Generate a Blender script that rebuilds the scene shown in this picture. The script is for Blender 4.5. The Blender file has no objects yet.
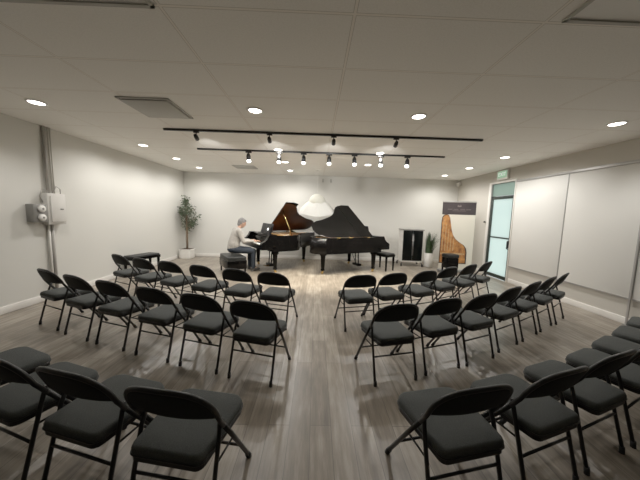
import bpy, bmesh, math, random
from mathutils import Vector, Matrix
random.seed(7)
PI = math.pi
R = math.radians
scn = bpy.context.scene
COL = scn.collection

# ------------------------------------------------------------------ room
XL, XR, YB, YF, H = -4.364, 4.746, 8.60, -3.2, 2.79

# ------------------------------------------------------------------ materials
def mat(name, color, rough=0.5, metal=0.0, spec=0.5, emit=None, estr=1.0, coat=0.0, noise=None, bump=None):
    m = bpy.data.materials.new(name); m.use_nodes = True
    nt = m.node_tree; b = nt.nodes['Principled BSDF']
    b.inputs['Base Color'].default_value = (*color, 1)
    b.inputs['Roughness'].default_value = rough
    b.inputs['Metallic'].default_value = metal
    b.inputs['Specular IOR Level'].default_value = spec
    b.inputs['Coat Weight'].default_value = coat
    if emit:
        b.inputs['Emission Color'].default_value = (*emit, 1)
        b.inputs['Emission Strength'].default_value = estr
    if noise or bump:
        tc = nt.nodes.new('ShaderNodeTexCoord')
        n = nt.nodes.new('ShaderNodeTexNoise')
        nt.links.new(tc.outputs['Object'], n.inputs['Vector'])
        if noise:
            sc, col2, det = noise
            n.inputs['Scale'].default_value = sc; n.inputs['Detail'].default_value = det
            cr = nt.nodes.new('ShaderNodeValToRGB')
            cr.color_ramp.elements[0].position = .35; cr.color_ramp.elements[1].position = .65
            cr.color_ramp.elements[0].color = (*color, 1); cr.color_ramp.elements[1].color = (*col2, 1)
            nt.links.new(n.outputs['Fac'], cr.inputs['Fac'])
            nt.links.new(cr.outputs['Color'], b.inputs['Base Color'])
        if bump:
            n2 = nt.nodes.new('ShaderNodeTexNoise'); n2.inputs['Scale'].default_value = bump[0]
            nt.links.new(tc.outputs['Object'], n2.inputs['Vector'])
            bp = nt.nodes.new('ShaderNodeBump'); bp.inputs['Strength'].default_value = bump[1]; bp.inputs['Distance'].default_value = .01
            nt.links.new(n2.outputs['Fac'], bp.inputs['Height'])
            nt.links.new(bp.outputs['Normal'], b.inputs['Normal'])
    return m

def floor_mat():
    m = bpy.data.materials.new('wood_plank_floor'); m.use_nodes = True
    nt = m.node_tree; b = nt.nodes['Principled BSDF']; L = nt.links
    tc = nt.nodes.new('ShaderNodeTexCoord')
    mp = nt.nodes.new('ShaderNodeMapping'); mp.inputs['Rotation'].default_value = (0, 0, R(90))
    L.new(tc.outputs['Object'], mp.inputs['Vector'])
    br = nt.nodes.new('ShaderNodeTexBrick')
    br.offset = .37; br.offset_frequency = 2
    br.inputs['Scale'].default_value = 1
    br.inputs['Brick Width'].default_value = 1.25; br.inputs['Row Height'].default_value = .15
    br.inputs['Mortar Size'].default_value = .0025; br.inputs['Mortar Smooth'].default_value = .2
    br.inputs['Color1'].default_value = (.0, .0, .0, 1); br.inputs['Color2'].default_value = (1, 1, 1, 1)
    br.inputs['Mortar'].default_value = (.1, .1, .1, 1)
    L.new(mp.outputs['Vector'], br.inputs['Vector'])
    mp2 = nt.nodes.new('ShaderNodeMapping'); mp2.inputs['Scale'].default_value = (9, .9, 1)
    L.new(tc.outputs['Object'], mp2.inputs['Vector'])
    n = nt.nodes.new('ShaderNodeTexNoise'); n.inputs['Scale'].default_value = 2.2; n.inputs['Detail'].default_value = 6
    n.inputs['Roughness'].default_value = .65
    L.new(mp2.outputs['Vector'], n.inputs['Vector'])
    n3 = nt.nodes.new('ShaderNodeTexNoise'); n3.inputs['Scale'].default_value = 2.5; n3.inputs['Detail'].default_value = 2
    L.new(tc.outputs['Object'], n3.inputs['Vector'])
    a = nt.nodes.new('ShaderNodeMath'); a.operation = 'MULTIPLY_ADD'
    L.new(br.outputs['Color'], a.inputs[0]); a.inputs[1].default_value = .15; L.new(n.outputs['Fac'], a.inputs[2])
    a2 = nt.nodes.new('ShaderNodeMath'); a2.operation = 'MULTIPLY_ADD'
    L.new(n3.outputs['Fac'], a2.inputs[0]); a2.inputs[1].default_value = .45; L.new(a.outputs[0], a2.inputs[2])
    cr = nt.nodes.new('ShaderNodeValToRGB')
    e = cr.color_ramp.elements
    e[0].position = .48; e[0].color = (.108, .089, .068, 1)
    e[1].position = 1.12; e[1].color = (.36, .318, .260, 1)
    e.new(.78).color = (.225, .190, .150, 1)
    L.new(a2.outputs[0], cr.inputs['Fac'])
    mx = nt.nodes.new('ShaderNodeMix'); mx.data_type = 'RGBA'
    mx.inputs['B'].default_value = (.07, .055, .045, 1)
    sc = nt.nodes.new('ShaderNodeMath'); sc.operation = 'MULTIPLY'; sc.inputs[1].default_value = .6
    L.new(br.outputs['Fac'], sc.inputs[0]); L.new(sc.outputs[0], mx.inputs['Factor'])
    L.new(cr.outputs['Color'], mx.inputs['A'])
    L.new(mx.outputs['Result'], b.inputs['Base Color'])
    b.inputs['Roughness'].default_value = .34
    b.inputs['Specular IOR Level'].default_value = .45
    return m

def ceiling_mat():
    m = bpy.data.materials.new('ceiling_tiles'); m.use_nodes = True
    nt = m.node_tree; b = nt.nodes['Principled BSDF']; L = nt.links
    tc = nt.nodes.new('ShaderNodeTexCoord')
    mp = nt.nodes.new('ShaderNodeMapping')
    mp.inputs['Location'].default_value = (-.212 + 12.2, -1.741 + 12.2, 0)
    L.new(tc.outputs['Object'], mp.inputs['Vector'])
    def brick(mortar):
        br = nt.nodes.new('ShaderNodeTexBrick'); br.offset = 0; br.squash = 1
        br.inputs['Scale'].default_value = 1
        br.inputs['Brick Width'].default_value = 1.22; br.inputs['Row Height'].default_value = .61
        br.inputs['Mortar Size'].default_value = mortar; br.inputs['Mortar Smooth'].default_value = .1
        L.new(mp.outputs['Vector'], br.inputs['Vector']); return br
    b1 = brick(.009); b2 = brick(.013)
    n = nt.nodes.new('ShaderNodeTexNoise'); n.inputs['Scale'].default_value = 90; n.inputs['Detail'].default_value = 3
    L.new(tc.outputs['Object'], n.inputs['Vector'])
    cr = nt.nodes.new('ShaderNodeValToRGB'); e = cr.color_ramp.elements
    e[0].position = .3; e[0].color = (.82, .80, .75, 1); e[1].position = .6; e[1].color = (.88, .86, .81, 1)
    L.new(n.outputs['Fac'], cr.inputs['Fac'])
    m1 = nt.nodes.new('ShaderNodeMix'); m1.data_type = 'RGBA'
    L.new(b2.outputs['Fac'], m1.inputs['Factor']); L.new(cr.outputs['Color'], m1.inputs['A']); m1.inputs['B'].default_value = (.52, .49, .44, 1)
    m2 = nt.nodes.new('ShaderNodeMix'); m2.data_type = 'RGBA'
    L.new(b1.outputs['Fac'], m2.inputs['Factor']); L.new(m1.outputs['Result'], m2.inputs['A']); m2.inputs['B'].default_value = (.88, .84, .77, 1)
    L.new(m2.outputs['Result'], b.inputs['Base Color'])
    b.inputs['Roughness'].default_value = .85
    return m

def pane_mat(name, col, f=.55):
    m = bpy.data.materials.new(name); m.use_nodes = True
    nt = m.node_tree; nt.nodes.remove(nt.nodes['Principled BSDF']); L = nt.links
    out = nt.nodes['Material Output']
    t = nt.nodes.new('ShaderNodeBsdfTranslucent'); t.inputs['Color'].default_value = (*col, 1)
    g = nt.nodes.new('ShaderNodeBsdfGlossy'); g.inputs['Roughness'].default_value = .12
    g.inputs['Color'].default_value = (.9, .95, .95, 1)
    mx = nt.nodes.new('ShaderNodeMixShader'); mx.inputs[0].default_value = .06
    L.new(t.outputs[0], mx.inputs[1]); L.new(g.outputs[0], mx.inputs[2]); L.new(mx.outputs[0], out.inputs['Surface'])
    return m

M = dict(
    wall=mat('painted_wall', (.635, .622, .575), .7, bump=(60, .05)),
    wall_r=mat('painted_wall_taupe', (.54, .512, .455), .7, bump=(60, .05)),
    base=mat('white_baseboard', (.78, .75, .70), .45),
    ceil=ceiling_mat(), floor=floor_mat(),
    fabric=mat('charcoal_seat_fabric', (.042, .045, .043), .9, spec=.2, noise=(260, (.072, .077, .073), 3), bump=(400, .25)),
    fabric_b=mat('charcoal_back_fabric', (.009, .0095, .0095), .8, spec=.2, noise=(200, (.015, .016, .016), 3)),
    frame=mat('black_enamel_steel', (.008, .008, .008), .45, spec=.35),
    rubber=mat('black_rubber', (.015, .015, .015), .8),
    gloss=mat('piano_black_lacquer', (.002, .002, .002), .14, spec=.1, noise=(3, (.003, .0028, .0028), 2)),
    lidin=mat('lid_underside_gold_reflection', (.075, .026, .010), .4, spec=.2, noise=(1.6, (.022, .010, .006), 3)),  # black lacquer coloured brown to stand for the gold plate's reflection
    gold=mat('gold_iron_plate', (.78, .42, .12), .32, metal=.75, noise=(14, (.62, .33, .09), 3)),
    sound=mat('spruce_soundboard', (.62, .33, .13), .45, noise=(8, (.5, .25, .09), 4)),
    brass=mat('brass', (.72, .5, .2), .25, metal=1),
    string=mat('steel_strings', (.55, .5, .42), .3, metal=1),
    felt=mat('dark_red_felt', (.16, .01, .012), .9),
    ivory=mat('ivory_key', (.86, .84, .78), .3),
    ebony=mat('ebony_key', (.01, .01, .01), .3),
    steel=mat('brushed_steel', (.5, .5, .49), .35, metal=1, noise=(40, (.42, .42, .41), 2)),
    white=mat('white_enamel', (.80, .78, .74), .45),
    pot=mat('white_ceramic', (.80, .78, .73), .35, noise=(6, (.74, .72, .67), 3)),
    soil=mat('potting_soil', (.05, .035, .025), .95, noise=(60, (.09, .06, .04), 4)),
    bark=mat('brown_bark', (.13, .085, .05), .85, noise=(40, (.2, .14, .09), 4)),
    leaf=mat('ficus_leaf', (.04, .065, .032), .5, noise=(9, (.11, .145, .085), 3)),
    grass=mat('grass_leaf', (.015, .036, .012), .5, noise=(12, (.045, .09, .03), 3)),
    board=mat('whiteboard_surface', (.76, .75, .71), .45, spec=.3, noise=(.8, (.74, .73, .69), 1)),
    alum=mat('grey_aluminium', (.42, .41, .40), .4, metal=.6),
    dframe=mat('dark_door_frame', (.012, .02, .017), .35),
    glass=pane_mat('frosted_teal_glass', (.90, .97, .945)),
    glass2=pane_mat('transom_glass', (.56, .63, .575)),
    ventm=mat('vent_grey_white', (.42, .41, .37), .6),
    ventd=mat('vent_dark', (.10, .095, .08), .8),
    glow=mat('lamp_glow', (1, 1, 1), .4, emit=(1, .93, .82), estr=14),
    glow2=mat('spot_glow', (1, 1, 1), .4, emit=(1, .97, .9), estr=5),
    green=mat('exit_sign_face', (.34, .55, .38), .5, emit=(.34, .6, .42), estr=.35),
    signw=mat('exit_letters', (.9, .95, .9), .5, emit=(.9, 1, .9), estr=.5),
    box=mat('electrical_box_grey', (.66, .64, .60), .5, noise=(5, (.62, .60, .56), 2)),
    tabm=mat('matte_dark_case', (.010, .010, .011), .5, spec=.2),
    boxd=mat('dark_grey_enamel', (.20, .195, .18), .5),
    pipe=mat('painted_conduit', (.36, .34, .31), .5),
    pipel=mat('pale_conduit', (.56, .54, .49), .5),
    cable=mat('cable_white', (.7, .68, .62), .5),
    banner=mat('banner_cream', (.80, .745, .63), .6, noise=(2, (.78, .72, .61), 2)),
    bandark=mat('banner_dark_band', (.032, .022, .024), .5, noise=(5, (.042, .03, .032), 2)),
    bantxt=mat('banner_pale_print', (.16, .13, .125), .5),
    banrim=mat('printed_black', (.015, .013, .012), .5),
    harp=mat('printed_gold_wood', (.24, .075, .02), .55, noise=(7, (.62, .27, .07), 4)),
    harp2=mat('printed_pale_gold', (.62, .42, .22), .5, noise=(25, (.45, .25, .1), 4)),
    lamp=mat('white_shade', (.51, .505, .47), .7, spec=.1),
    lampy=mat('cream_shade', (.50, .495, .43), .7, spec=.1),
    sheet_white=mat('matte_white', (.85, .84, .8), .6),
    skin=mat('skin', (.52, .30, .21), .55),
    lips=mat('lips', (.40, .16, .13), .5),
    eye=mat('eye_dark', (.03, .025, .02), .3),
    hair=mat('grey_hair', (.13, .125, .12), .8, noise=(80, (.24, .23, .22), 3)),
    sweater=mat('pale_grey_knit', (.38, .36, .33), .85, noise=(40, (.31, .29, .265), 3)),
    jeans=mat('navy_denim', (.008, .014, .024), .85, noise=(50, (.013, .020, .032), 3)),
    shoe=mat('dark_shoe', (.03, .028, .026), .5),
    leather=mat('black_leather', (.011, .012, .012), .45, spec=.3, bump=(120, .2)),
    cabglass=mat('cabinet_black_glass', (.003, .004, .004), .25, spec=.12),
    bright_square=mat('bright_white', (.9, .9, .9), .3, emit=(1, 1, 1), estr=1.6),
)

# ------------------------------------------------------------------ mesh builder
class MB:
    def __init__(s): s.bm = bmesh.new()
    def quad_faces(s, vs, fs, smooth=False, mi=0):
        v = [s.bm.verts.new(p) for p in vs]
        for f in fs:
            try:
                ff = s.bm.faces.new([v[i] for i in f]); ff.smooth = smooth; ff.material_index = mi
            except ValueError: pass
        return v
    def box(s, c, d, rot=None, bev=0.0, seg=2, mi=0):
        b2 = bmesh.new(); bmesh.ops.create_cube(b2, size=1)
        bmesh.ops.scale(b2, vec=d, verts=b2.verts)
        if bev > 0: bmesh.ops.bevel(b2, geom=b2.edges[:], offset=min(bev, min(d) * .49), segments=seg, affect='EDGES', profile=.5)
        mx = Matrix.Translation(c) @ (rot.to_4x4() if rot else Matrix())
        s._merge(b2, mx, mi, bev > 0)
        return s
    def _merge(s, b2, mx, mi=0, smooth=False):
        mp = {}
        for v in b2.verts: mp[v] = s.bm.verts.new(mx @ v.co)
        for f in b2.faces:
            nf = s.bm.faces.new([mp[v] for v in f.verts]); nf.material_index = mi; nf.smooth = smooth
        b2.free()
    def tube(s, pts, r, seg=8, caps=True, mi=0):
        pts = [Vector(p) for p in pts]; n = len(pts)
        rr = r if isinstance(r, (list, tuple)) else [r] * n
        rings = []; up = None
        for i, p in enumerate(pts):
            t = (pts[min(i + 1, n - 1)] - pts[max(i - 1, 0)]).normalized()
            if up is None:
                up = Vector((0, 0, 1)) if abs(t.z) < .9 else Vector((1, 0, 0))
            a = t.cross(up).normalized(); up = a.cross(t).normalized()
            rings.append([s.bm.verts.new(p + (a * math.cos(2 * PI * k / seg) + up * math.sin(2 * PI * k / seg)) * rr[i]) for k in range(seg)])
        for i in range(n - 1):
            for k in range(seg):
                f = s.bm.faces.new([rings[i][k], rings[i][(k + 1) % seg], rings[i + 1][(k + 1) % seg], rings[i + 1][k]]); f.smooth = True; f.material_index = mi
        if caps:
            s.bm.faces.new(rings[0][::-1]).material_index = mi; s.bm.faces.new(rings[-1]).material_index = mi
        return s
    def lathe(s, prof, c=(0, 0, 0), seg=20, mi=0, mx=None, smooth=True):
        mx = mx or Matrix(); c = Vector(c); rings = []
        for r, z in prof:
            rings.append([s.bm.verts.new(mx @ Vector((r * math.cos(2 * PI * k / seg), r * math.sin(2 * PI * k / seg), z)) + c) for k in range(seg)])
        for i in range(len(rings) - 1):
            for k in range(seg):
                f = s.bm.faces.new([rings[i][k], rings[i][(k + 1) % seg], rings[i + 1][(k + 1) % seg], rings[i + 1][k]]); f.smooth = smooth; f.material_index = mi
        s.bm.faces.new(rings[0][::-1]).material_index = mi; s.bm.faces.new(rings[-1]).material_index = mi
        return s
    def prism(s, poly, z0, z1, fn=None, mi=0):
        fn = fn or (lambda x, y, z: (x, y, z)); n = len(poly)
        lo = [s.bm.verts.new(fn(x, y, z0)) for x, y in poly]; hi = [s.bm.verts.new(fn(x, y, z1)) for x, y in poly]
        s.bm.faces.new(lo[::-1]).material_index = mi; s.bm.faces.new(hi).material_index = mi
        for i in range(n):
            j = (i + 1) % n
            s.bm.faces.new([lo[i], lo[j], hi[j], hi[i]]).material_index = mi
        return s
    def ell(s, c, r, mi=0, u=16, v=10, rot=None):
        b2 = bmesh.new(); bmesh.ops.create_uvsphere(b2, u_segments=u, v_segments=v, radius=1)
        bmesh.ops.scale(b2, vec=r, verts=b2.verts)
        s._merge(b2, Matrix.Translation(c) @ (rot.to_4x4() if rot else Matrix()), mi, True); return s
    def build(s, name, m, parent=None, loc=None):
        bmesh.ops.recalc_face_normals(s.bm, faces=s.bm.faces)
        me = bpy.data.meshes.new(name); s.bm.to_mesh(me); s.bm.free()
        for x in (m if isinstance(m, (list, tuple)) else [m]): me.materials.append(x)
        o = bpy.data.objects.new(name, me); COL.objects.link(o)
        if parent: o.parent = parent
        if loc: o.location = loc
        return o

def tag(o, label=None, cat=None, group=None, kind=None):
    if label: o['label'] = label
    if cat: o['category'] = cat
    if group: o['group'] = group
    if kind: o['kind'] = kind
    return o
def thing(name, label, cat, loc=(0, 0, 0), rz=0, group=None):
    o = bpy.data.objects.new(name, None); COL.objects.link(o)
    o.location = loc; o.rotation_euler = (0, 0, rz); o.empty_display_size = .1
    return tag(o, label, cat, group)
def struct(o, label=None): 
    o['kind'] = 'structure'
    if label: o['label'] = label; o['category'] = label.split()[-1]
    return o
def copy_tree(o, parent=None):
    c = o.copy(); COL.objects.link(c); c.parent = parent
    for ch in list(o.children): copy_tree(ch, c)
    return c
def rotz(a): return Matrix.Rotation(a, 3, 'Z')

# ------------------------------------------------------------------ setting
T = .12
b = MB(); b.box(((XL + XR) / 2, (YB + YF) / 2, -.05), (XR - XL, YB - YF, .1)); fl = b.build('floor', M['floor']); struct(fl)
b = MB(); b.box(((XL + XR) / 2, (YB + YF) / 2, H + .05), (XR - XL + 2 * T, YB - YF + 2 * T, .1)); struct(b.build('ceiling', M['ceil']))
b = MB(); b.box((XL - T / 2, (YB + YF) / 2, H / 2), (T, YB - YF, H)); struct(b.build('wall_left', M['wall']))
b = MB(); b.box(((XL + XR) / 2, YB + T / 2, H / 2), (XR - XL + 2 * T, T, H)); struct(b.build('wall_rear', M['wall']))
b = MB(); b.box(((XL + XR) / 2, YF - T / 2, H / 2), (XR - XL + 2 * T, T, H)); struct(b.build('wall_behind_viewer', M['wall']))
DY0, DY1, DZ1, TZ1 = 6.10, 6.93, 2.13, 2.46
b = MB()
b.box((XR + T / 2, (YF + DY0) / 2, H / 2), (T, DY0 - YF, H))
b.box((XR + T / 2, (YB + DY1) / 2, H / 2), (T, YB - DY1, H))
b.box((XR + T / 2, (DY0 + DY1) / 2, (H + TZ1) / 2), (T, DY1 - DY0, H - TZ1))
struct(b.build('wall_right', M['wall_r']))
# baseboards
def bboard(name, c, d):
    b = MB(); b.box(c, d, bev=.006); struct(b.build(name, M['base']))
bboard('baseboard_left', (XL + .008, (YB + YF) / 2, .055), (.016, YB - YF, .11))
bboard('baseboard_rear', ((XL + XR) / 2, YB - .008, .055), (XR - XL - .04, .016, .11))
bboard('baseboard_right', (XR - .008, (YF + DY0 - .06) / 2, .055), (.016, DY0 - .06 - YF, .11))
bboard('baseboard_right_far', (XR - .008, (DY1 + .09 + YB) / 2, .055), (.016, YB - DY1 - .11, .11))
# door with white casing
b = MB()
b.box((XR + .02, DY1 + .04, TZ1 / 2 + .02), (.10, .08, TZ1 + .04), bev=.006)
b.box((XR + .02, DY0 - .015, TZ1 / 2 + .02), (.10, .03, TZ1 + .04), bev=.006)
b.box((XR + .02, (DY0 + DY1) / 2, TZ1 + .02), (.10, DY1 - DY0, .04), bev=.006)
b.box((XR + .02, DY1 - .012, (DZ1 + TZ1) / 2), (.08, .024, TZ1 - DZ1), mi=1)
struct(b.build('trim_1', [M['base'], M['alum']]))
d = bpy.data.objects.new('door_1', None); COL.objects.link(d); d.location = (XR + .02, DY0, 0); struct(d, 'dark framed glass door')
W = DY1 - DY0
b = MB()
b.box((0, .028, DZ1 / 2), (.05, .056, DZ1), bev=.004); b.box((0, W - .045, DZ1 / 2), (.05, .09, DZ1), bev=.004)
b.box((0, W / 2, DZ1 - .04), (.05, W - .1, .08), bev=.004); b.box((0, W / 2, .055), (.05, W - .1, .09), bev=.004)
b.box((0, W / 2, 1.06), (.03, W - .12, .035), bev=.004)
struct(b.build('door_frame', M['dframe'], d))
b = MB(); b.box((.0, W / 2, 1.07), (.012, W - .12, 2.03)); struct(b.build('door_glass', M['glass'], d))
b = MB(); b.tube([(-.02, .03, .80), (-.07, .03, .82), (-.07, .03, 1.0), (-.02, .03, 1.02)], .016); b.box((-.03, .03, .91), (.03, .05, .16), bev=.005)
struct(b.build('door_handle', M['frame'], d))
b = MB(); b.box((XR + .03, (DY0 + DY1) / 2, (DZ1 + TZ1) / 2), (.012, DY1 - DY0, TZ1 - DZ1 - .02)); struct(b.build('window_1', M['glass2']))
# small dark bracket on the door jamb
b = MB(); b.box((XR - .02, DY1 + .16, 1.45), (.03, .05, .045), bev=.006); b.tube([(XR - .03, DY1 + .16, 1.45), (XR - .05, DY1 + .06, 1.44)], .008)
tag(b.build('wall_hook', M['frame']), 'small dark bracket on wall beside the glass door frame', 'bracket')

# wall panels on the right wall
def panel(y0, y1, label):
    t = thing('wall_panel', label, 'panel', (XR, (y0 + y1) / 2, 0), group=None)
    w = y1 - y0
    b = MB(); b.box((-.018, 0, 1.415), (.03, w, 2.0), bev=.003); b.build('board', M['board'], t)
    b = MB(); b.box((-.022, -w / 2, 1.415), (.034, .014, 2.0)); b.build('edge_strip', M['alum'], t)
    b = MB(); b.box((-.022, 0, .405), (.036, w, .022)); b.build('bottom_strip', M['alum'], t)
    return t
panel(4.79, 6.04, 'tall white wall panel next to the glass door')
panel(3.62, 4.78, 'tall white wall panel between the first panel and the grey post')
panel(2.10, 3.60, 'tall white wall panel nearest the camera, cut by right photo edge')
b = MB(); b.box((XR - .026, 4.07, 2.435), (.045, 3.96, .035), bev=.004); b.box((XR - .022, 4.07, 2.46), (.03, 3.96, .012))
tag(b.build('panel_rail', M['alum']), 'long grey metal rail along the top of the white wall panels', 'rail')
b = MB(); b.box((XR - .05, 3.61, 1.2), (.02, .022, 2.4)); b.box((XR - .05, 3.61, .012), (.06, .06, .024))
tag(b.build('panel_post', M['alum']), 'thin grey vertical post in front of right wall panels, reaching the floor', 'post')

# ------------------------------------------------------------------ exit sign
t = thing('exit_sign', 'small green exit sign high on wall above glass door', 'sign', (XR - .03, 6.52, 2.65))
b = MB(); b.box((0, 0, 0), (.05, .38, .23), bev=.008); b.build('housing', M['white'], t)
b = MB(); b.box((-.028, 0, .015), (.006, .32, .17)); b.build('sign_face', M['green'], t)
cu = bpy.data.curves.new('lettering', 'FONT'); cu.body = 'EXIT'; cu.size = .13; cu.align_x = 'CENTER'; cu.align_y = 'CENTER'; cu.extrude = .001
tmp_ = bpy.data.objects.new('lettering_source', cu); me_ = bpy.data.meshes.new_from_object(tmp_); bpy.data.objects.remove(tmp_)
lo = bpy.data.objects.new('lettering', me_); COL.objects.link(lo); lo.parent = t; lo.location = (-.033, 0, .015); lo.rotation_euler = (R(90), 0, R(-90)); me_.materials.clear(); me_.materials.append(M['signw'])

# security dome in corner
t = thing('security_camera', 'small white dome camera high in the right rear corner', 'camera', (XR - .07, 8.47, 2.66))
b = MB(); b.box((.03, 0, .0), (.08, .09, .10), bev=.01); b.build('mount', M['white'], t)
b = MB(); b.ell((-.03, -.01, -.03), (.06, .06, .06)); b.build('dome', M['white'], t)
# two small fittings high on the rear wall
for i, x in enumerate((.21, .47)):
    b = MB(); b.box((x, YB - .02, 2.64), (.05, .04, .11), bev=.01); b.tube([(x, YB - .04, 2.62), (x, YB - .07, 2.60)], .015)
    tag(b.build('wall_bracket', M['ventm']), ['left of two small grey brackets high on the rear wall', 'right of two small grey brackets high on the rear wall'][i], 'bracket', 'small brackets on the rear wall')

# ------------------------------------------------------------------ ceiling fittings
def spot(name, loc, target, power, size, blend=.6, radius=.05, color=(1, .965, .915)):
    l = bpy.data.lights.new(name, 'SPOT'); l.energy = power; l.spot_size = R(size); l.spot_blend = blend; l.shadow_soft_size = radius; l.color = color
    o = bpy.data.objects.new(name, l); COL.objects.link(o); o.location = loc
    dv = Vector(target) - Vector(loc); o.rotation_euler = dv.to_track_quat('-Z', 'Y').to_euler(); return o
def make_can():
    t = thing('ceiling_light', '', 'ceiling light', (0, 0, H))
    b = MB(); n = 24
    b.lathe([(.078, -.001), (.10, -.001), (.10, -.006), (.078, -.010), (.078, -.001)], seg=n); b.build('trim_ring', M['white'], t)
    b = MB(); b.lathe([(.0, -.003), (.077, -.003), (.07, -.006), (.0, -.006)], seg=n); b.build('lens', M['glow'], t)
    return t
cols = {'far left': -3.45, 'left of centre': -.79, 'right of centre': 1.26, 'far right': 3.81}
rws = {'first row from the camera': (3.33, 1.0), 'second row from the camera': (5.27, 1.0), 'third row from the camera': (6.48, 1.0), 'last row by the rear wall': (7.70, 1.0)}
can0 = make_can(); first = True
CANP = 124
for rn, (y, k) in rws.items():
    for cn, x in cols.items():
        if rn.startswith('last') and cn == 'right of centre': continue
        c = can0 if first else copy_tree(can0); first = False
        c.location = (x, y, H)
        tag(c, 'round recessed ceiling light, %s, %s' % (cn, rn), 'ceiling light', 'recessed ceiling lights')
        spot('downlight', (x, y, H - .03), (x, y, 0), CANP * (.34 if y < 4 else (.55 if y < 6 else .56)), (140 if y < 4 else 168), .6, .06)

# unseen fill spots near the camera are added further down
# vents
def vent(loc, w, d, label, slats=5, cone=True):
    t = thing('ceiling_vent', label, 'vent', loc)
    b = MB()
    for (cx, cy, sx, sy) in ((0, d / 2 - .012, w, .024), (0, -d / 2 + .012, w, .024), (w / 2 - .012, 0, .024, d), (-w / 2 + .012, 0, .024, d)):
        b.box((cx, cy, -.007), (sx, sy, .014))
    b.build('frame', M['ventm'], t)
    if cone:
        b = MB()
        b.box((0, 0, -.018), (w - .07, d - .07, .010), bev=.003)
        for i in range(1):
            f = 1; w2, d2, z = (w - .06) * f, (d - .06) * f, -.004
            g = .03
            for (cx, cy, sx, sy) in ((0, d2 / 2, w2, g), (0, -d2 / 2, w2, g), (w2 / 2, 0, g, d2), (-w2 / 2, 0, g, d2)):
                b.box((cx, cy, z), (sx, sy, .004), rot=None)
        b.build('louvre', M['ventm'], t)
        b = MB(); b.box((0, 0, -.0015), (w - .04, d - .04, .002)); b.build('backing', M['ventd'], t)
    else:
        b = MB(); b.box((0, 0, -.003), (w - .04, d - .04, .004)); b.build('diffuser_panel', M['board'], t)
    return t
vent((-2.01, 3.37, H), .60, .60, 'square grey ceiling air diffuser at left, in front of the long track')
vent((-2.01, 7.35, H), .60, .50, 'square ceiling air diffuser near rear wall, above the potted tree side')
vent((-1.62, 1.46, H), 1.16, .58, 'long ceiling light panel at top left photo edge', cone=False)
vent((2.10, 1.43, H), 1.16, .58, 'long ceiling light panel at top right photo edge', cone=False)

# tracks
def track(x0, x1, y, label):
    b = MB(); b.box(((x0 + x1) / 2, y, H - .016), (x1 - x0, .036, .032), bev=.003)
    tag(b.build('lighting_track', M['frame']), label, 'track light')
track(-2.40, 2.62, 4.16, 'long black ceiling lighting track nearer the camera')
track(-2.43, 2.62, 5.36, 'long black ceiling lighting track farther from the camera')
def head(x, y, label, tgt, lit, group):
    k = 1.2 if lit else .88
    t = thing('track_spotlight', label, 'spotlight', (x, y, H - .032), 0, group)
    b = MB(); b.box((0, 0, -.012), (.10, .034, .024), bev=.003); b.build('adapter', M['frame'], t)
    b = MB(); b.tube([(0, 0, -.02), (0, 0, -.075)], .009); b.build('stem', M['frame'], t)
    dv = (Vector(tgt) - Vector((x, y, H - .12))).normalized()
    q = dv.to_track_quat('Z', 'Y').to_matrix().to_4x4()
    r = .036
    b = MB(); b.lathe([(.012, -.07), (.026, -.06), (r, -.02), (r, .055), (r - .006, .055), (r - .006, .03), (0.001, .03)], c=(0, 0, -.10), seg=16, mx=q); b.build('can', M['frame'], t)
    if lit:
        b = MB(); b.lathe([(.026, .04), (.032, .05), (.034, .072), (.026, .084), (.001, .088)], c=(0, 0, -.10), seg=16, mx=q); b.build('bulb', M['glow2'], t)
    e = Vector((x, y, H - .032 - k * .10)) + dv * (k * .088 + .035)
    t.scale = (k, k, k)
    return e
near = [(-1.90, 'leftmost'), (-.76, 'second from left'), (.25, 'third from left'), (1.24, 'rightmost')]
for x, n in near:
    e = head(x, 4.16, 'small black spotlight on the nearer track, ' + n, (x * 1.15, 8.4, .8), False, 'spotlights on the nearer track')
    spot('track_beam', e, (x * 1.3, 8.6, 1.35), 75, 80, .9, .04, (1, .97, .93))
far = [(-1.40, 'leftmost'), (-.78, 'second from left'), (-.28, 'third from left'), (.24, 'middle one of seven'), (.76, 'third from right'), (1.30, 'second from right'), (1.85, 'rightmost')]
for i, (x, n) in enumerate(far):
    sgn = [1, 0, 0, 0, 0, 0, -1][i]
    e = head(x, 5.36, 'lit spotlight with glowing bulb on the farther track, ' + n, (x + .25 * sgn, 4.95, .9), True, 'lit spotlights on the farther track')
    spot('track_beam', e, (x * .8, 6.0 + .2 * (i % 3), 0), 150, 80, .9, .04, (1, .91, .75))

# ------------------------------------------------------------------ left wall electrics
t = thing('conduit', 'pair of grey vertical conduits on left wall running from ceiling to floor', 'pipe', (XL, 4.27, 0))
b = MB(); b.tube([(.03, -.02, H), (.03, -.02, 1.74)], .022, 10); b.build('pipe', M['pipe'], t)
b = MB(); b.tube([(.03, .045, H), (.03, .055, 1.74)], .012, 10); b.tube([(.03, .08, H), (.03, .085, 1.74)], .010, 8); b.build('pipe', M['pipel'], t)
b = MB(); b.tube([(.03, -.05, 1.26), (.03, -.05, .0)], .018, 10); b.build('pipe', M['pipel'], t)
b = MB(); b.tube([(.03, .01, 1.26), (.03, .01, .0)], .022, 10); b.build('pipe', M['pipe'], t)
t = thing('electrical_panel', 'pale grey electrical box on the left wall conduit', 'electrical box', (XL, 4.30, 1.24))
b = MB(); b.box((.055, 0, .25), (.11, .29, .50), bev=.006); b.build('enclosure', M['box'], t)
b = MB(); b.box((.122, .01, .25), (.012, .24, .42), bev=.004); d_ = b.build('door', M['box'], t)
b = MB(); b.box((.132, .06, .25), (.012, .05, .014), bev=.003); b.build('latch', M['frame'], d_)
t = thing('twin_lamp_unit', 'dark grey wall unit with two round white lamps beside electrical box', 'emergency light', (XL, 4.03, 1.28))
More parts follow.
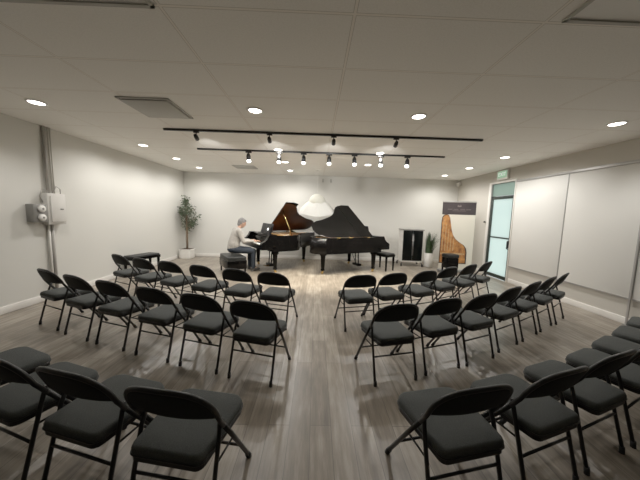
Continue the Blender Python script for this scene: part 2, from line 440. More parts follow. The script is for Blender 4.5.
b = MB(); b.box((.06, 0, .14), (.12, .20, .28), bev=.01); b.build('housing', M['boxd'], t)
for z in (.21, .075):
    b = MB(); q = Matrix.Rotation(R(90), 4, 'Y'); b.lathe([(.02, 0), (.05, .01), (.052, .04), (.03, .05), (.001, .052)], c=(.115, -.0, z), seg=16, mx=q); b.build('lamp', M['white'], t)
    b = MB(); b.ell((.165, 0, z), (.01, .016, .016)); b.build('bulb', M['boxd'], t)
b = MB(); b.tube([(XL + .03, 4.18, 1.56), (XL + .05, 4.10, 1.68), (XL + .05, 4.14, 1.80), (XL + .04, 4.22, 1.78), (XL + .04, 4.24, 1.72)], .007, 6)
b.tube([(XL + .04, 4.30, 1.74), (XL + .06, 4.36, 1.86), (XL + .06, 4.42, 1.82), (XL + .05, 4.43, 1.74)], .007, 6)
tag(b.build('loose_cable', M['pipe']), 'loose looped cable above the grey electrical box', 'cable')

# ------------------------------------------------------------------ folding chairs
def make_chair():
    t = thing('folding_chair', '', 'chair')
    zt = .762; yt = .0     # frame line y(z): upright above the seat, raked forward below it
    Y = lambda z: yt + (zt - z) * .42 if z > .55 else .0916 + (.55 - z) * .66
    # seat: trapezoid rounded
    b = MB()
    out = []
    def corner(cx, cy, r, a0, a1, n=5):
        for k in range(n + 1):
            a = R(a0 + (a1 - a0) * k / n); out.append((cx + r * math.cos(a), cy + r * math.sin(a)))
    yr, yf = .0, .42
    corner(.208 - .07, yf - .07, .07, 0, 90); corner(-.208 + .07, yf - .07, .07, 90, 180)
    corner(-.185 + .038, yr + .038, .038, 180, 270); corner(.185 - .038, yr + .038, .038, 270, 360)
    cx, cy = 0, (yr + yf) / 2
    prof = [(.955, .388), (1.0, .398), (1.0, .420), (.975, .434), (.92, .440), (.5, .443), (.02, .444)]
    rings = []
    for f, z in prof: rings.append([b.bm.verts.new((cx + (x - cx) * f, cy + (y - cy) * f, z)) for x, y in out])
    for i in range(len(rings) - 1):
        for k in range(len(out)):
            f = b.bm.faces.new([rings[i][k], rings[i][(k + 1) % len(out)], rings[i + 1][(k + 1) % len(out)], rings[i + 1][k]]); f.smooth = True
    b.bm.faces.new(rings[-1])
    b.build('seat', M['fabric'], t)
    b = MB(); b.prism([(cx + (x - cx) * .985, cy + (y - cy) * .985) for x, y in out], .366, .390); b.build('seat_pan', M['frame'], t)
    b = MB(); lp = [(cx + (x - cx) * 1.004, cy + (y - cy) * 1.004, .399) for x, y in out]; b.tube(lp + [lp[0]], .0045, 6, caps=False); b.build('piping', M['frame'], t)
    # arch
    w = .225; arch = []
    za = .572
    for k in range(0, 21):
        a = PI * k / 20
        c_, s_ = math.cos(a), math.sin(a)
        x = w * (abs(c_) ** .70) * (1 if c_ >= 0 else -1); z = za + (zt - .011 - za) * (s_ ** .8)
        arch.append((x, z))
    pts = [(w, .50)] + arch + [(-w, .50)]
    # curved back: bows rearward at centre
    bow = lambda x: -.028 * (1 - (x / w) ** 2)
    b = MB(); b.tube([(x, Y(z) + bow(x), z) for x, z in pts], .0125, 8); b.build('back_frame', M['frame'], t)
    # backrest pad inside arch
    b = MB(); n = 16; fr = []; bk = []
    for k in range(n + 1):
        x = -w * .985 + 2 * w * .985 * k / n; a = abs(x / w)
        top = za + (zt - .012 - za) * max(0, (1 - a ** (2 / .70))) ** .4
        bot = .568 + .006 * (a ** 2)
        bot = min(bot, top - .004)
        fr.append([(x, z) for z in (bot, bot + (top - bot) * .15, (top + bot) / 2, top - (top - bot) * .12, top)])
    for side, off in ((fr, None),):
        g = {}
        for s2, thick in ((0, [.002, .016, .020, .016, .004]), (1, [-.004, -.012, -.014, -.012, -.006])):
            for i, colm in enumerate(fr):
                for j, (x, z) in enumerate(colm):
                    g[(s2, i, j)] = b.bm.verts.new((x, Y(z) + bow(x) + thick[j] * (1 - .6 * abs(x / w) ** 4), z))
        for s2 in (0, 1):
            for i in range(n):
                for j in range(4):
                    f = b.bm.faces.new([g[(s2, i, j)], g[(s2, i + 1, j)], g[(s2, i + 1, j + 1)], g[(s2, i, j + 1)]]); f.smooth = True
        for i in range(n):
            for j in (0, 4):
                b.bm.faces.new([g[(0, i, j)], g[(0, i + 1, j)], g[(1, i + 1, j)], g[(1, i, j)]])
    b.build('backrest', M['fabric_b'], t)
    for s in (1, -1):
        # front leg continues the arch tube
        b = MB(); b.tube([(s * w, Y(.50), .50), (s * w, Y(.35), .35), (s * (w - .012), Y(.02), .02)], .0125, 8); lg = b.build('front_leg', M['frame'], t)
        b = MB(); b.tube([(s * (w - .012), Y(.045), .045), (s * (w - .012), Y(.0) - .003, .0)], .0165, 8); b.build('rubber_foot', M['rubber'], lg)
        b = MB(); b.tube([(s * (w - .026), .135, .52), (s * (w - .016), .11, .45), (s * (w - .013), .0, .02)], .0115, 8); lg = b.build('rear_leg', M['frame'], t)
        b = MB(); b.tube([(s * (w - .016), .004, .045), (s * (w - .016), 0, 0)], .0155, 8); b.build('rubber_foot', M['rubber'], lg)
        b = MB(); b.tube([(s * (w - .016), .135, .52), (s * (w - .006), Y(.52), .535)], .009, 6)
        b.build('pivot_link', M['frame'], t)
        b = MB(); b.tube([(s * (w - .014), .085, .335), (s * (w - .006), Y(.34) , .34)], .006, 6); b.build('side_brace', M['frame'], t)
    b = MB(); b.tube([(w - .016, .056, .245), (-w + .016, .056, .245)], .008, 8); b.build('rear_stretcher', M['frame'], t)
    b = MB(); b.tube([(w - .008, Y(.20), .20), (-w + .008, Y(.20), .20)], .008, 8); b.build('front_stretcher', M['frame'], t)
    return t

O = {0: 'on the aisle', 1: 'second from the aisle', 2: 'third from the aisle', 3: 'fourth from the aisle', 4: 'fifth from the aisle', 5: 'sixth from the aisle', 6: 'seventh from the aisle'}
L1 = [(-.56, 3.29, -15), (-1.09, 3.44, -17), (-1.65, 3.63, -20), (-2.24, 3.86, -21), (-2.77, 4.05, -22), (-3.35, 4.34, -26)]
L2 = [(-.56, 2.18, -15.5), (-1.10, 2.35, -16.5), (-1.65, 2.52, -17), (-2.23, 2.72, -18.5), (-2.78, 2.92, -21), (-3.35, 3.17, -23)]
L3 = [(-.66, 1.06, -9), (-1.205, 1.18, -14.5), (-1.73, 1.31, -18), (-2.24, 1.50, -21)]
R1 = [(.635, 3.27, 13), (1.13, 3.44, 19), (1.66, 3.64, 22), (2.17, 3.96, 28), (2.68, 4.24, 31), (3.20, 4.58, 36)]
R2 = [(.78, 2.20, 13.6), (1.31, 2.39, 18.5), (1.81, 2.57, 22.5), (2.34, 2.87, 28), (2.84, 3.15, 30.5), (3.32, 3.44, 32), (3.78, 3.71, 35)]
R3 = [(.805, 1.11, 11.5), (1.37, 1.26, 18), (1.89, 1.45, 20), (2.41, 1.65, 24), (2.90, 1.90, 27), (3.38, 2.15, 30), (3.86, 2.42, 32)]
ch0 = make_chair(); used = False
for rows, side in (((L1, L2, L3), 'left'), ((R1, R2, R3), 'right')):
    for rr, rn in zip(rows, ('front', 'middle', 'nearest')):
        for i, (x, y, a) in enumerate(rr):
            c = ch0 if not used else copy_tree(ch0); used = True
            c.location = (x, y, 0); c.rotation_euler = (0, 0, R(a))
            end = ' at the outer end' if i == len(rr) - 1 and rn != 'nearest' else ''
            tag(c, 'black folding chair, %s block, %s row, %s%s' % (side, rn, O[i], end), 'chair',
                'folding chairs in the %s row of the %s block' % (rn, side))

# ------------------------------------------------------------------ grand pianos
def outline(L, off=0.0):
    pts = [(.0, .745), (L - .42, .745), (L - .26, .735), (L - .13, .68), (L - .04, .58), (L, .44), (L - .02, .29), (L - .10, .17), (L - .24, .08),
           (L - .42, .02), (1.60, -.08), (1.42, -.19), (1.28, -.34), (1.19, -.50), (1.10, -.63), (.99, -.715), (.86, -.745), (.0, -.745)]
    if off:
        cx, cy = L * .42, .12; res = []
        for i, (x, y) in enumerate(pts):
            n = len(pts); p0 = Vector(pts[i - 1]); p1 = Vector(pts[(i + 1) % n]); tdir = (p1 - p0).normalized(); nn = Vector((tdir.y, -tdir.x))
            if i in (0, n - 1): res.append((x, y - math.copysign(off, y)))
            else: res.append((x - (-nn.x) * -off * -1 if False else x + nn.x * off, y + nn.y * off))
        return res
    return pts
def make_piano(loc, rz, L, label, group, ang, lid_x, tablet, stick):
    t = thing('grand_piano', label, 'piano', loc, rz, group)
    o = outline(L); inn = outline(L, .045)
    # case: rim from x=.28 back
    def clip(poly, x0): return [(max(x, x0), y) for x, y in poly]
    oo, ii = clip(o, .28), clip(inn, .30)
    b = MB(); n = len(oo); z0, z1 = .56, .965
    lo = [b.bm.verts.new((x, y, z0)) for x, y in oo]; hi = [b.bm.verts.new((x, y, z1)) for x, y in oo]
    li = [b.bm.verts.new((x, y, z0 + .12)) for x, y in ii]; hh = [b.bm.verts.new((x, y, z1)) for x, y in ii]
    for i in range(n):
        j = (i + 1) % n
        if i != n - 1: 
            f = b.bm.faces.new([lo[i], lo[j], hi[j], hi[i]]); f.smooth = 2 <= i < n - 3
        else: b.bm.faces.new([lo[i], lo[j], hi[j], hi[i]])
        b.bm.faces.new([hi[i], hi[j], hh[j], hh[i]]); b.bm.faces.new([hh[i], hh[j], li[j], li[i]])
    b.bm.faces.new(lo)
    b.build('rim', M['gloss'], t)
    b = MB(); b.prism([(max(x, .46), y) for x, y in outline(L, .048)], .84, .86); b.build('soundboard', M['sound'], t)
    b = MB(); pl = outline(L, .10)
    b.prism([(max(x, .62), y) for x, y in pl], .895, .91)
    for k in range(4):
        yy = .48 - .26 * k; xe = L - .22 if yy > .2 else (1.75 if yy > 0 else 1.05); b.box(((.66 + xe) / 2, yy, .925), (xe - .66, .025, .035), bev=.006)
    b.box((.66, 0, .93), (.09, 1.30, .04), bev=.008)
    b.build('plate', M['gold'], t)
    b = MB()
    for k in range(26):
        yy = .62 - k * .048; xe = (L - .22 - .25 * k / 26) if yy > .15 else 1.0 + .75 * max(0, (yy + .55)) / .7
        b.tube([(.70, yy, .945), (max(xe, .9), yy + .05, .930)], .0018, 4)
    b.build('strings', M['string'], t)
    b = MB(); b.box((.60, 0, .90), (.04, 1.38, .05)); b.build('damper_felt', M['felt'], t)
    # keyboard
    b = MB(); b.box((.20, 0, .655), (.40, 1.49, .07), bev=.006); b.box((.025, 0, .705), (.05, 1.40, .05), bev=.006); b.build('keybed', M['gloss'], t)
    b = MB(); n = 52; kw = 1.225 / n
    for k in range(n): b.box((.125, -.6125 + kw * (k + .5), .735), (.15, kw * .93, .02), bev=.002, seg=1)
    ks = b.build('white_keys', M['ivory'], t)
    b = MB()
    for k in range(n - 1):
        if k % 7 in (1, 4): continue
        b.box((.155, -.6125 + kw * (k + 1), .752), (.095, .011, .018), bev=.002, seg=1)
    b.build('black_keys', M['ebony'], t)
    for s in (1, -1):
        b = MB(); prof = [(.0, .66), (.0, .76), (.03, .80), (.10, .83), (.16, .90), (.20, .985), (.34, .985), (.34, .66)]
        b.prism([(x, z) for x, z in prof], -.06, .06, fn=lambda x, z, h, s=s: (x, s * .684 + h, z)); b.build('cheek', M['gloss'], t)
    b = MB(); b.box((.235, 0, .82), (.03, 1.24, .17), rot=Matrix.Rotation(R(8), 3, 'Y'), bev=.008); b.build('fallboard', M['gloss'], t)
    b = MB(); b.box((.34, 0, .965), (.20, 1.38, .03), bev=.006); b.build('desk_shelf', M['gloss'], t)
    md = None
    b = MB(); b.box((.44, 0, 1.11), (.018, .74, .27), rot=Matrix.Rotation(R(16), 3, 'Y'), bev=.008); b.box((.36, 0, .985), (.07, .74, .015), bev=.004); md = b.build('music_desk', M['tabm'], t)
    # lid
    a = R(ang); hz = .975; hy = .748
    def lf(x, y, z, hy=hy):
        d = hy - y
        return (x, hy - d * math.cos(a) - z * math.sin(a) * -1 * -1, hz + d * math.sin(a) + z * math.cos(a))
    lp = [(max(x, lid_x), y) for x, y in o]
    b = MB(); b.prism(lp, .0, .018, fn=lf)
    lid = b.build('lid', M['gloss'], t)
    b = MB(); b.prism([(lid_x + (x - lid_x) * .985 + .01, .748 + (y - .748) * .985 - .008) for x, y in lp], -.006, .0, fn=lf); b.build('lid_underside', M['lidin'], lid)
    # folded front flap on top of lid
    fx = lid_x + .40
    b = MB(); b.prism([(lid_x, .74), (fx, .74), (fx, -.69), (lid_x + .25, -.745), (lid_x, -.745)], .021, .038, fn=lf); b.build('lid_flap', M['gloss'], lid)
    b = MB()
    for xx in (lid_x + .15, lid_x + .7, L - .6): b.box((xx, .752, .965), (.09, .018, .02), bev=.004)
    b.build('hinge', M['brass'], t)
    # prop
    px, py = (.88, -.62) if tablet else (.95, -.60)
    q = Vector(lf(*stick, -.006)); b = MB(); b.tube([(px, py, .95), tuple(q)], .010, 8); b.build('lid_prop', M['brass'], t)
    # legs
    for (lx, ly) in ((.42, .60), (.42, -.60), (L - .36, .38)):
        b = MB()
        prof = [(.095, .58), (.095, .50), (.068, .47), (.066, .46), (.052, .20), (.045, .14), (.056, .12), (.056, .09)]
        b.lathe(prof[::-1], c=(lx, ly, 0), seg=8, smooth=False); lg = b.build('leg', M['gloss'], t)
        b = MB(); b.lathe([(.03, .09), (.03, .055)], c=(lx, ly, 0), seg=10)
        q = Matrix.Rotation(R(90), 4, 'X'); b.lathe([(.03, -.018), (.034, -.012), (.034, .012), (.03, .018)], c=(lx + .015, ly, .034), seg=14, mx=q); b.build('caster', M['brass'], lg)
    # lyre
    ly = thing  # noqa
    b = MB()
    for s in (1, -1): b.tube([(.56, s * .09, .63), (.55, s * .07, .35), (.54, s * .085, .12)], .016, 8)
    b.box((.54, 0, .105), (.13, .30, .07), bev=.015); b.tube([(.56, .0, .62), (.80, .0, .60), (.57, 0, .13)], .008, 6)
    lyo = b.build('pedal_lyre', M['gloss'], t)
    for s in (-1, 0, 1):
        b = MB(); b.box((.43, s * .075, .075), (.14, .032, .012), rot=Matrix.Rotation(R(8), 3, 'Y'), bev=.005); b.build('pedal', M['brass'], lyo)
    return t, md
TH = R(33); TH2 = R(25.5)
P1X, P1Y, P2X, P2Y = -1.69, 6.74, 1.728, 7.607
p1, md1 = make_piano((P1X, P1Y, 0), TH, 2.20, 'black grand piano on the left with raised lid, played by seated person', 'grand pianos', 33, .74, True, (.80, -.42))
p2, md2 = make_piano((P2X, P2Y, 0), PI + TH2, 2.22, 'black grand piano on the right, lid raised toward the audience', 'grand pianos', 33, .58, False, (1.02, -.30))

# tablet on the left piano's desk, with a small glowing square
def on_p1(x, y, z): 
    return Matrix.Translation((P1X, P1Y, 0)) @ Matrix.Rotation(TH, 4, 'Z') @ Vector((x, y, z))
t = thing('tablet', 'dark tablet with small bright square on left piano music desk', 'tablet', on_p1(.325, -.30, .035), TH)
b = MB(); b.box((.02, 0, 1.075), (.014, .34, .26), rot=Matrix.Rotation(R(16), 3, 'Y'), bev=.008); b.build('body', M['tabm'], t)
b = MB(); b.box((.014, -.02, 1.07), (.012, .06, .06), rot=Matrix.Rotation(R(16), 3, 'Y')); b.build('bright_square', M['bright_square'], t)

# thin white sheet lying on the left piano's strings
b = MB(); q = on_p1(1.72, .26, .975)
b.box((0, 0, 0), (.60, .30, .006), rot=Matrix.Rotation(TH, 3, 'Z') @ Matrix.Rotation(R(10), 3, 'X')); o_ = b.build('white_sheet', M['sheet_white'], None, (q.x, q.y, q.z + .02))
tag(o_, 'thin white sheet lying inside the open left grand piano', 'sheet music')

# ------------------------------------------------------------------ benches
def bench(name, label, loc, rz, w, d, h, cat='bench', group=None, th=.08):
    t = thing(name, label, cat, loc, rz, group)
    b = MB(); b.box((0, 0, h - th / 2 + .012), (d - .02, w - .02, th * .6), bev=.018, seg=3); b.build('cushion', M['leather'], t)
    b = MB(); b.box((0, 0, h - th * .9), (d, w, th * .8), bev=.006); b.build('apron', M['gloss'], t)
    for sx in (1, -1):
        for sy in (1, -1):
            x, y = sx * (d / 2 - .035), sy * (w / 2 - .035)
            b = MB(); b.prism([(-.026, -.026), (.026, -.026), (.026, .026), (-.026, .026)], 0, h - th, fn=lambda a, c, z, x=x, y=y: (x + a * (.6 + .4 * z / h), y + c * (.6 + .4 * z / h), z)); b.build('leg', M['gloss'], t)
    return t
def on_p2(x, y, z): 
    return Matrix.Translation((P2X, P2Y, 0)) @ Matrix.Rotation(PI + TH2, 4, 'Z') @ Vector((x, y, z))
bl = on_p1(-.50, -.08, 0)
bench('piano_bench', 'black padded bench under the seated pianist at the left piano', (bl.x, bl.y, 0), TH, .82, .46, .49, th=.26)
bl = on_p2(-.22, .02, 0)
bench('piano_bench', 'black padded bench beside the right grand piano, empty', (1.97, 7.22, 0), TH, .56, .36, .50)
bench('piano_bench', 'low black bench against the left wall behind the front chairs', (-4.09, 6.06, 0), R(-18), .68, .34, .47)
# padded stool in front of the banner
t = thing('stool', 'small black padded stool in front of the piano banner', 'stool', (3.66, 6.75, 0), R(6))
b = MB(); b.box((0, 0, .52), (.33, .30, .10), bev=.03, seg=3); b.build('seat', M['leather'], t)
b = MB(); b.box((0, 0, .33), (.31, .28, .28), bev=.01); b.build('box_base', M['gloss'], t)
for sx in (1, -1):
    for sy in (1, -1):
        b = MB(); b.box((sx * .13, sy * .115, .10), (.035, .035, .20)); b.build('leg', M['gloss'], t)

# ------------------------------------------------------------------ cabinet
t = thing('cabinet', 'white cabinet on casters with two tall black glass doors', 'cabinet', (3.01, 7.97, 0), R(-3))
w, d_, h0, h1 = .62, .44, .14, 1.12
b = MB(); b.box((-w / 2 + .02, 0, (h0 + h1) / 2), (.04, d_, h1 - h0)); b.box((w / 2 - .02, 0, (h0 + h1) / 2), (.04, d_, h1 - h0))
b.box((0, d_ / 2 - .01, (h0 + h1) / 2), (w - .08, .02, h1 - h0)); b.box((0, 0, h0 + .04), (w - .08, d_, .08)); b.build('carcass', M['white'], t)
b = MB(); b.box((0, -.0, h1 + .015), (w + .05, d_ + .04, .03), bev=.005); b.build('top', M['boxd'], t)
for s in (-1, 1):
    b = MB(); b.box((s * (w / 4 - .004), -d_ / 2 - .010, (h0 + h1) / 2 + .02), (w / 2 - .016, .018, h1 - h0 - .05), bev=.003); dd = b.build('door', M['cabglass'], t)
    b = MB(); b.tube([(s * .014, -d_ / 2 - .03, .34), (s * .014, -d_ / 2 - .03, 1.0)], .005, 6); b.build('handle', M['alum'], dd)
    for sy in (-1, 1):
        b = MB(); q = Matrix.Rotation(R(90), 4, 'Y'); b.lathe([(.04, -.014), (.05, -.008), (.05, .008), (.04, .014)], c=(s * (w / 2 + .01), sy * (d_ / 2 + .02), .05), seg=14, mx=q)
        b.tube([(s * (w / 2 - .02), sy * (d_ / 2 - .02), .12), (s * (w / 2 + .01), sy * (d_ / 2 + .02), .085)], .014, 6); b.build('caster', M['rubber'], t)

# ------------------------------------------------------------------ plants
t = thing('potted_grass', 'tall green grass plant in white cylinder pot beside the cabinet', 'plant', (3.53, 7.78, 0))
b = MB(); b.lathe([(.001, .0), (.115, .0), (.13, .02), (.145, .44), (.13, .44), (.128, .40), (.001, .40)], seg=24); b.build('pot', M['pot'], t)
b = MB(); b.lathe([(.001, .385), (.127, .385), (.12, .405), (.001, .41)], seg=20); b.build('soil', M['soil'], t)
b = MB(); rg = random.Random(3)
for k in range(280):
    a = rg.uniform(0, 2 * PI); r0 = rg.uniform(0, .11); hgt = rg.uniform(.38, .72); lean = rg.uniform(.05, .40)
    lean *= .12 if math.cos(a) < .1 else 1; x0, y0 = r0 * math.cos(a), r0 * math.sin(a); pv = Vector((-math.sin(a), math.cos(a), 0)); pr = []
    for s in range(5):
        f = s / 4; c = Vector((x0 + math.cos(a) * lean * f ** 1.8, y0 + math.sin(a) * lean * f ** 1.8, .40 + hgt * f)); wd = .010 * (1 - f * .9)
        pr.append((b.bm.verts.new(c - pv * wd), b.bm.verts.new(c + pv * wd)))
    for s in range(4): b.bm.faces.new([pr[s][0], pr[s][1], pr[s + 1][1], pr[s + 1][0]])
b.build('blades', M['grass'], t)

t = thing('potted_tree', 'slender green leafy tree in white pot, left rear corner', 'plant', (-4.10, 8.20, 0))
b = MB(); b.box((0, 0, .14), (.34, .34, .28), bev=.02, seg=3); b.box((0, 0, .285), (.37, .37, .03), bev=.01); b.build('pot', M['pot'], t)
b = MB(); b.box((0, 0, .302), (.31, .31, .012)); b.build('soil', M['soil'], t)
b = MB(); b.tube([(0, 0, .29), (.01, .0, .8), (-.01, .01, 1.3), (-.03, 0, 1.85)], [.034, .030, .024, .010], 8)
rg = random.Random(11); tips = []
for k in range(56):
    z = rg.uniform(1.0, 1.88); a = rg.uniform(0, 2 * PI)
    env = .33 * math.sin(PI * min(1, max(0, (z - .85) / 1.05)) ** .8) + .05
    if z > 1.58: env *= .62
    e = Vector((max(-.12, math.cos(a) * env * rg.uniform(.6, 1)), math.sin(a) * env * rg.uniform(.5, .9), z + rg.uniform(-.08, .16)))
    b.tube([(-.02, 0, z - .12), tuple(e)], [.007, .003], 5); tips.append(e)
b.build('trunk', M['bark'], t)
b = MB()
for e in tips:
    for j in range(22):
        c = Vector((-.02, 0, e.z - .10)).lerp(e, rg.uniform(.35, 1.12)) + Vector((rg.gauss(0, .035), rg.gauss(0, .035), rg.gauss(0, .045)))
        c.x = max(c.x, -.13); c.y = min(c.y, .26)
        dv = Vector((rg.gauss(0, 1), rg.gauss(0, 1), rg.gauss(-.5, .7))).normalized(); sd = dv.cross(Vector((rg.random(), rg.random(), rg.random()))).normalized()
        ln = rg.uniform(.05, .09); wd = ln * .26
        v = [b.bm.verts.new(p) for p in (c, c + dv * ln * .45 + sd * wd, c + dv * ln, c + dv * ln * .45 - sd * wd)]
        b.bm.faces.new(v)
b.build('leaves', M['leaf'], t)

# ------------------------------------------------------------------ banner
BX, BY, BR = 4.00, 7.12, R(-6)
t = thing('banner_stand', 'tall cream roll-up banner with dark header and golden piano frame picture', 'banner', (BX, BY, 0), BR)
b = MB(); b.box((0, .0, .045), (.94, .16, .07), bev=.02, seg=3); b.build('base_case', M['alum'], t)
b = MB(); b.tube([(0, .05, .06), (0, .05, 1.98)], .012, 8); b.build('support_pole', M['alum'], t)
b = MB(); b.box((0, 0, 1.03), (.90, .006, 1.92)); sh = b.build('sheet', M['banner'], t)
b = MB(); b.box((0, -.001, 1.99), (.91, .022, .022), bev=.004); b.build('top_bar', M['alum'], t)
b = MB(); b.box((0, -.0045, 1.80), (.90, .004, .34)); hb = b.build('header_print', M['bandark'], sh)
b = MB()
b.prism([(-.06, 1.86), (-.035, 1.90), (0, 1.875), (.035, 1.90), (.06, 1.86), (.03, 1.845), (-.03, 1.845)], -.001, .001, fn=lambda x, z, h: (x, -.0075 + h, z))
for k in range(24):
    if k in (5, 11, 12, 18): continue
    b.box((-.30 + k * .0262, -.0075, 1.775), (.014, .002, .026))
b.box((0, -.0075, 1.735), (.36, .002, .010))
b.build('header_lettering', M['bantxt'], hb)
hp = [(-.43, .42), (-.43, 1.45), (-.42, 1.55), (-.385, 1.60), (-.33, 1.62), (-.27, 1.60), (-.235, 1.53), (-.21, 1.40), (-.18, 1.25), (-.14, 1.12), (-.07, 1.02), (.03, .94), (.13, .88), (.19, .80), (.21, .70), (.21, .42)]
hp = [(-.43 + (x + .43) * 1.08, 1.62 - (1.62 - z) * 1.13) for x, z in hp]
b = MB(); b.prism([(-.105 + (x + .105) * 1.08, 1.0 + (z - 1.0) * 1.03) for x, z in hp], -.001, .001, fn=lambda x, z, h: (x + .005, -.0055 + h, z)); b.build('piano_outline_print', M['banrim'], sh)
b = MB(); b.prism(hp, -.001, .001, fn=lambda x, z, h: (x, -.0075 + h, z)); b.build('piano_frame_print', M['harp'], sh)
b = MB()
for k in range(7):
    x0 = -.40 + k * .075; zt = 1.48 - k * .13
    if k < 5: b.prism([(x0, .60), (x0 + .022, .60), (x0 - .0 + .02, max(zt, .95)), (x0 + .006, max(zt, .95))], -.001, .001, fn=lambda x, z, h: (x, -.0095 + h, z))
b.prism([(-.42, .50), (.23, .50), (.23, .545), (-.42, .545)], -.001, .001, fn=lambda x, z, h: (x, -.0095 + h, z))
b.build('frame_strut_print', M['harp2'], sh)
for s in (-1, 1):
    b = MB(); b.box((s * .33, -.02, .006), (.04, .26, .012), bev=.003); b.build('foot', M['alum'], t)

# ------------------------------------------------------------------ pendant lamp between the pianos
PL = Vector((.03, 7.56, 1.63))
t = thing('pendant_lamp', 'white umbrella-shaped shade hanging between the two pianos', 'lamp', tuple(PL))
b = MB(); n = 6
ring = [(.02, .36), (.20, .33), (.36, .20), (.58, -.01)]
pr = []
for (r, z) in ring:
    rw = []
    for k in range(n * 4):
        a = 2 * PI * (k + .5) / (n * 4) + R(30)
        ph = ((k + .5) % 4) / 4
        poly = math.cos(PI / n) / math.cos(((a - R(30)) % (2 * PI / n)) - PI / n)
        rr_ = r * poly; zz = z
        rw.append(b.bm.verts.new((rr_ * math.cos(a) * 1.02, rr_ * math.sin(a), zz)))
    pr.append(rw)
for i in range(3):
    for k in range(n * 4):
        b.bm.faces.new([pr[i][k], pr[i][(k + 1) % (n * 4)], pr[i + 1][(k + 1) % (n * 4)], pr[i + 1][k]])
b.bm.faces.new(pr[0])
shd = b.build('shade', M['lamp'], t); shd.rotation_euler = (R(17), 0, 0); md_ = shd.modifiers.new('thick', 'SOLIDIFY'); md_.thickness = .008
b = MB(); b.ell((0, -.06, .24), (.25, .25, .24)); b.build('inner_globe', M['lampy'], t)
b = MB(); b.tube([(0, 0, .5), (0, 0, H - PL.z)], .004, 6); b.lathe([(.05, H - PL.z - .02), (.05, H - PL.z)], seg=14); b.build('cord', M['white'], t)

# ------------------------------------------------------------------ pianist
PO = on_p1(-.47, -.03, 0)
def remesh(o, v, sm=4):
    m = o.modifiers.new('skin', 'REMESH'); m.mode = 'VOXEL'; m.voxel_size = v; m.use_smooth_shade = True
    s = o.modifiers.new('smooth', 'SMOOTH'); s.iterations = sm; s.factor = .5
def cap(b, pts, rs, seg=12):
    """tapered limb with round ends"""
    b.tube(pts, rs, seg)
    for p, r in zip(pts, rs): b.ell(p, (r, r, r), u=12, v=8)
# local frame: +x forward (to the keys), +y person's left
hip = Vector((0, 0, .60)); chest = Vector((.09, 0, .96)); neck = Vector((.15, 0, 1.13)); hd = Vector((.22, 0, 1.25))
def arm(s): return [Vector((.09, s * .175, 1.06)), Vector((.19, s * .225, .80)), Vector((.45, s * .16, .79)), Vector((.50, s * .15, .792))]
def legp(s): return [Vector((.03, s * .09, .585)), Vector((.475, s * .13, .53)), Vector((.47, s * .13, .12))]
# body
b = MB()
cap(b, [hip, (0.03, 0, .78), chest], [.13, .125, .13]); cap(b, [chest, neck, neck + Vector((.03, 0, .06))], [.08, .055, .05])
b.ell(hd, (.098, .076, .118), rot=Matrix.Rotation(R(22), 3, 'Y'))
fw = Vector((math.cos(R(22)), 0, -math.sin(R(22)))); upv = Vector((math.sin(R(22)), 0, math.cos(R(22))))
b.ell(hd + fw * .04 - upv * .055, (.055, .052, .055)); b.ell(hd + fw * .098 - upv * .012, (.018, .012, .024))
b.ell(hd + fw * .085 - upv * .052, (.012, .024, .010)); b.ell(hd + fw * .085 + upv * .028, (.010, .045, .009))
for s in (1, -1):
    b.ell(hd + Vector((-.005, s * .076, -.005)), (.018, .010, .030))
    A = arm(s); cap(b, [A[0], A[1]], [.048, .038]); cap(b, [A[1], A[2]], [.037, .026])
    pc = A[3] + Vector((.035, 0, -.004)); b.ell(pc - Vector((.01, 0, 0)), (.05, .040, .017))
    for k, ln in enumerate((.9, 1.08, 1.15, 1.05, )):
        yy = s * (-.030 + k * .020) ; base = pc + Vector((.030, yy, .0))
        p1_ = base + Vector((.032 * ln, yy * .15, .012)); p2_ = p1_ + Vector((.024 * ln, 0, -.010)); p3_ = p2_ + Vector((.013 * ln, 0, -.020))
        cap(b, [base, p1_, p2_, p3_], [.0095, .009, .0082, .0072], 8)
    tb = pc + Vector((-.015, -s * .036, 0)); cap(b, [tb, tb + Vector((.03, -s * .022, -.004)), tb + Vector((.055, -s * .026, -.016))], [.012, .0105, .009], 8)
    Lg = legp(s); cap(b, [Lg[0], Lg[1]], [.08, .055]); cap(b, [Lg[1], Lg[2]], [.05, .036]); b.ell(Lg[2] + Vector((.05, 0, -.055)), (.10, .035, .035))
pn = b.build('person', M['skin']); pn.location = (PO.x, PO.y, 0); pn.rotation_euler = (0, 0, TH); remesh(pn, .0065, 2)
tag(pn, 'grey-haired person in pale sweater and navy jeans playing the left piano', 'person')
b = MB()
for s in (1, -1): b.ell(hd + fw * .088 + Vector((0, s * .03, 0)) + upv * .008, (.008, .012, .007))
b.build('eyes', M['eye'], pn)
b = MB(); b.ell(hd - fw * .022 + upv * .026, (.098, .086, .110), rot=Matrix.Rotation(R(22), 3, 'Y')); b.ell(hd + fw * .04 + upv * .075, (.05, .062, .038)); b.ell(hd - fw * .06 - upv * .05, (.045, .06, .06))
hr = b.build('hair', M['hair'], pn); remesh(hr, .009, 3)
b = MB()
cap(b, [hip + Vector((0, 0, .02)), (.02, 0, .76), chest], [.155, .15, .15]); b.ell(chest + Vector((.0, 0, .02)), (.13, .19, .15)); b.ell((.01, 0, .70), (.15, .175, .18)); b.ell((.10, 0, 1.10), (.075, .09, .05))
for s in (1, -1):
    A = arm(s); cap(b, [A[0], A[1]], [.072, .056]); cap(b, [A[1], A[2]], [.055, .038])
sw = b.build('sweater', M['sweater'], pn); remesh(sw, .012, 4)
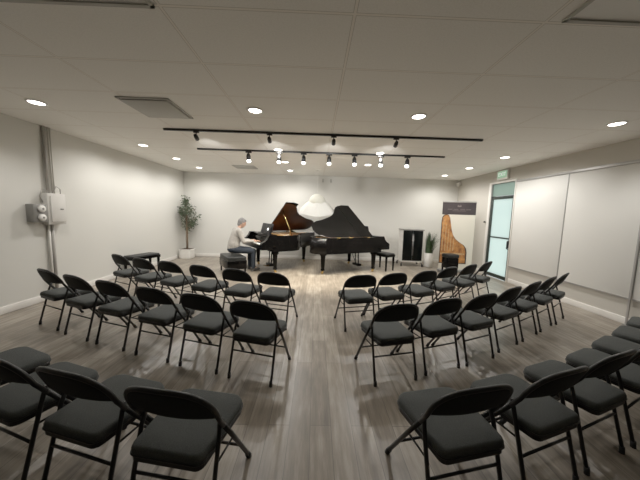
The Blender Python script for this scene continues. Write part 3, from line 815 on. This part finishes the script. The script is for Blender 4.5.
b = MB(); b.ell(hip + Vector((.01, 0, -.01)), (.165, .175, .105))
for s in (1, -1):
    Lg = legp(s); cap(b, [Lg[0], Lg[1]], [.098, .075]); cap(b, [Lg[1], Lg[2] - Vector((0, 0, .01))], [.072, .056])
jn = b.build('jeans', M['jeans'], pn); remesh(jn, .012, 3)
for s in (1, -1):
    Lg = legp(s); b = MB(); b.ell(Lg[2] + Vector((.055, 0, -.07)), (.135, .048, .048)); b.box(Lg[2] + Vector((.05, 0, -.112)), (.25, .085, .016), bev=.006); b.box(Lg[2] + Vector((-.03, 0, -.05)), (.08, .07, .09), bev=.02)
    sh_ = b.build('shoe', M['shoe'], pn); remesh(sh_, .008, 2)

# ------------------------------------------------------------------ added fill lights out of view, and ambient
for x in (-2.2, 1.8):
    spot('downlight', (x, .2, H - .03), (x, .4, 0), 2.5, 150, .9, .08)  # weak fill added out of view, no ceiling fitting belongs to it
w = bpy.data.worlds.new('world'); scn.world = w; w.use_nodes = True
bg = w.node_tree.nodes['Background']; bg.inputs['Color'].default_value = (.86, .95, .93, 1); bg.inputs['Strength'].default_value = 1.0

# ------------------------------------------------------------------ camera
f, pitch, roll, yaw, cz = 255.275, .10005, .029056, .019094, 1.5277
cam = bpy.data.cameras.new('camera'); co = bpy.data.objects.new('camera', cam); COL.objects.link(co)
cam.sensor_fit = 'HORIZONTAL'; cam.sensor_width = 36; cam.lens = f / 640 * 36; cam.clip_start = .05; cam.clip_end = 60
cp, sp = math.cos(pitch), math.sin(pitch)
F = Vector((math.sin(yaw) * cp, math.cos(yaw) * cp, -sp)); Rr = Vector((math.cos(yaw), -math.sin(yaw), 0)); U = Rr.cross(F)
R2 = Rr * math.cos(roll) + U * math.sin(roll); U2 = -Rr * math.sin(roll) + U * math.cos(roll)
mx = Matrix((R2, U2, -F)).transposed().to_4x4(); mx.translation = (0, 0, cz); co.matrix_world = mx
scn.camera = co
scn.view_settings.view_transform = 'Standard'
scn.view_settings.look = 'None'
scn.view_settings.exposure = 0.0
scn.view_settings.gamma = 1.2
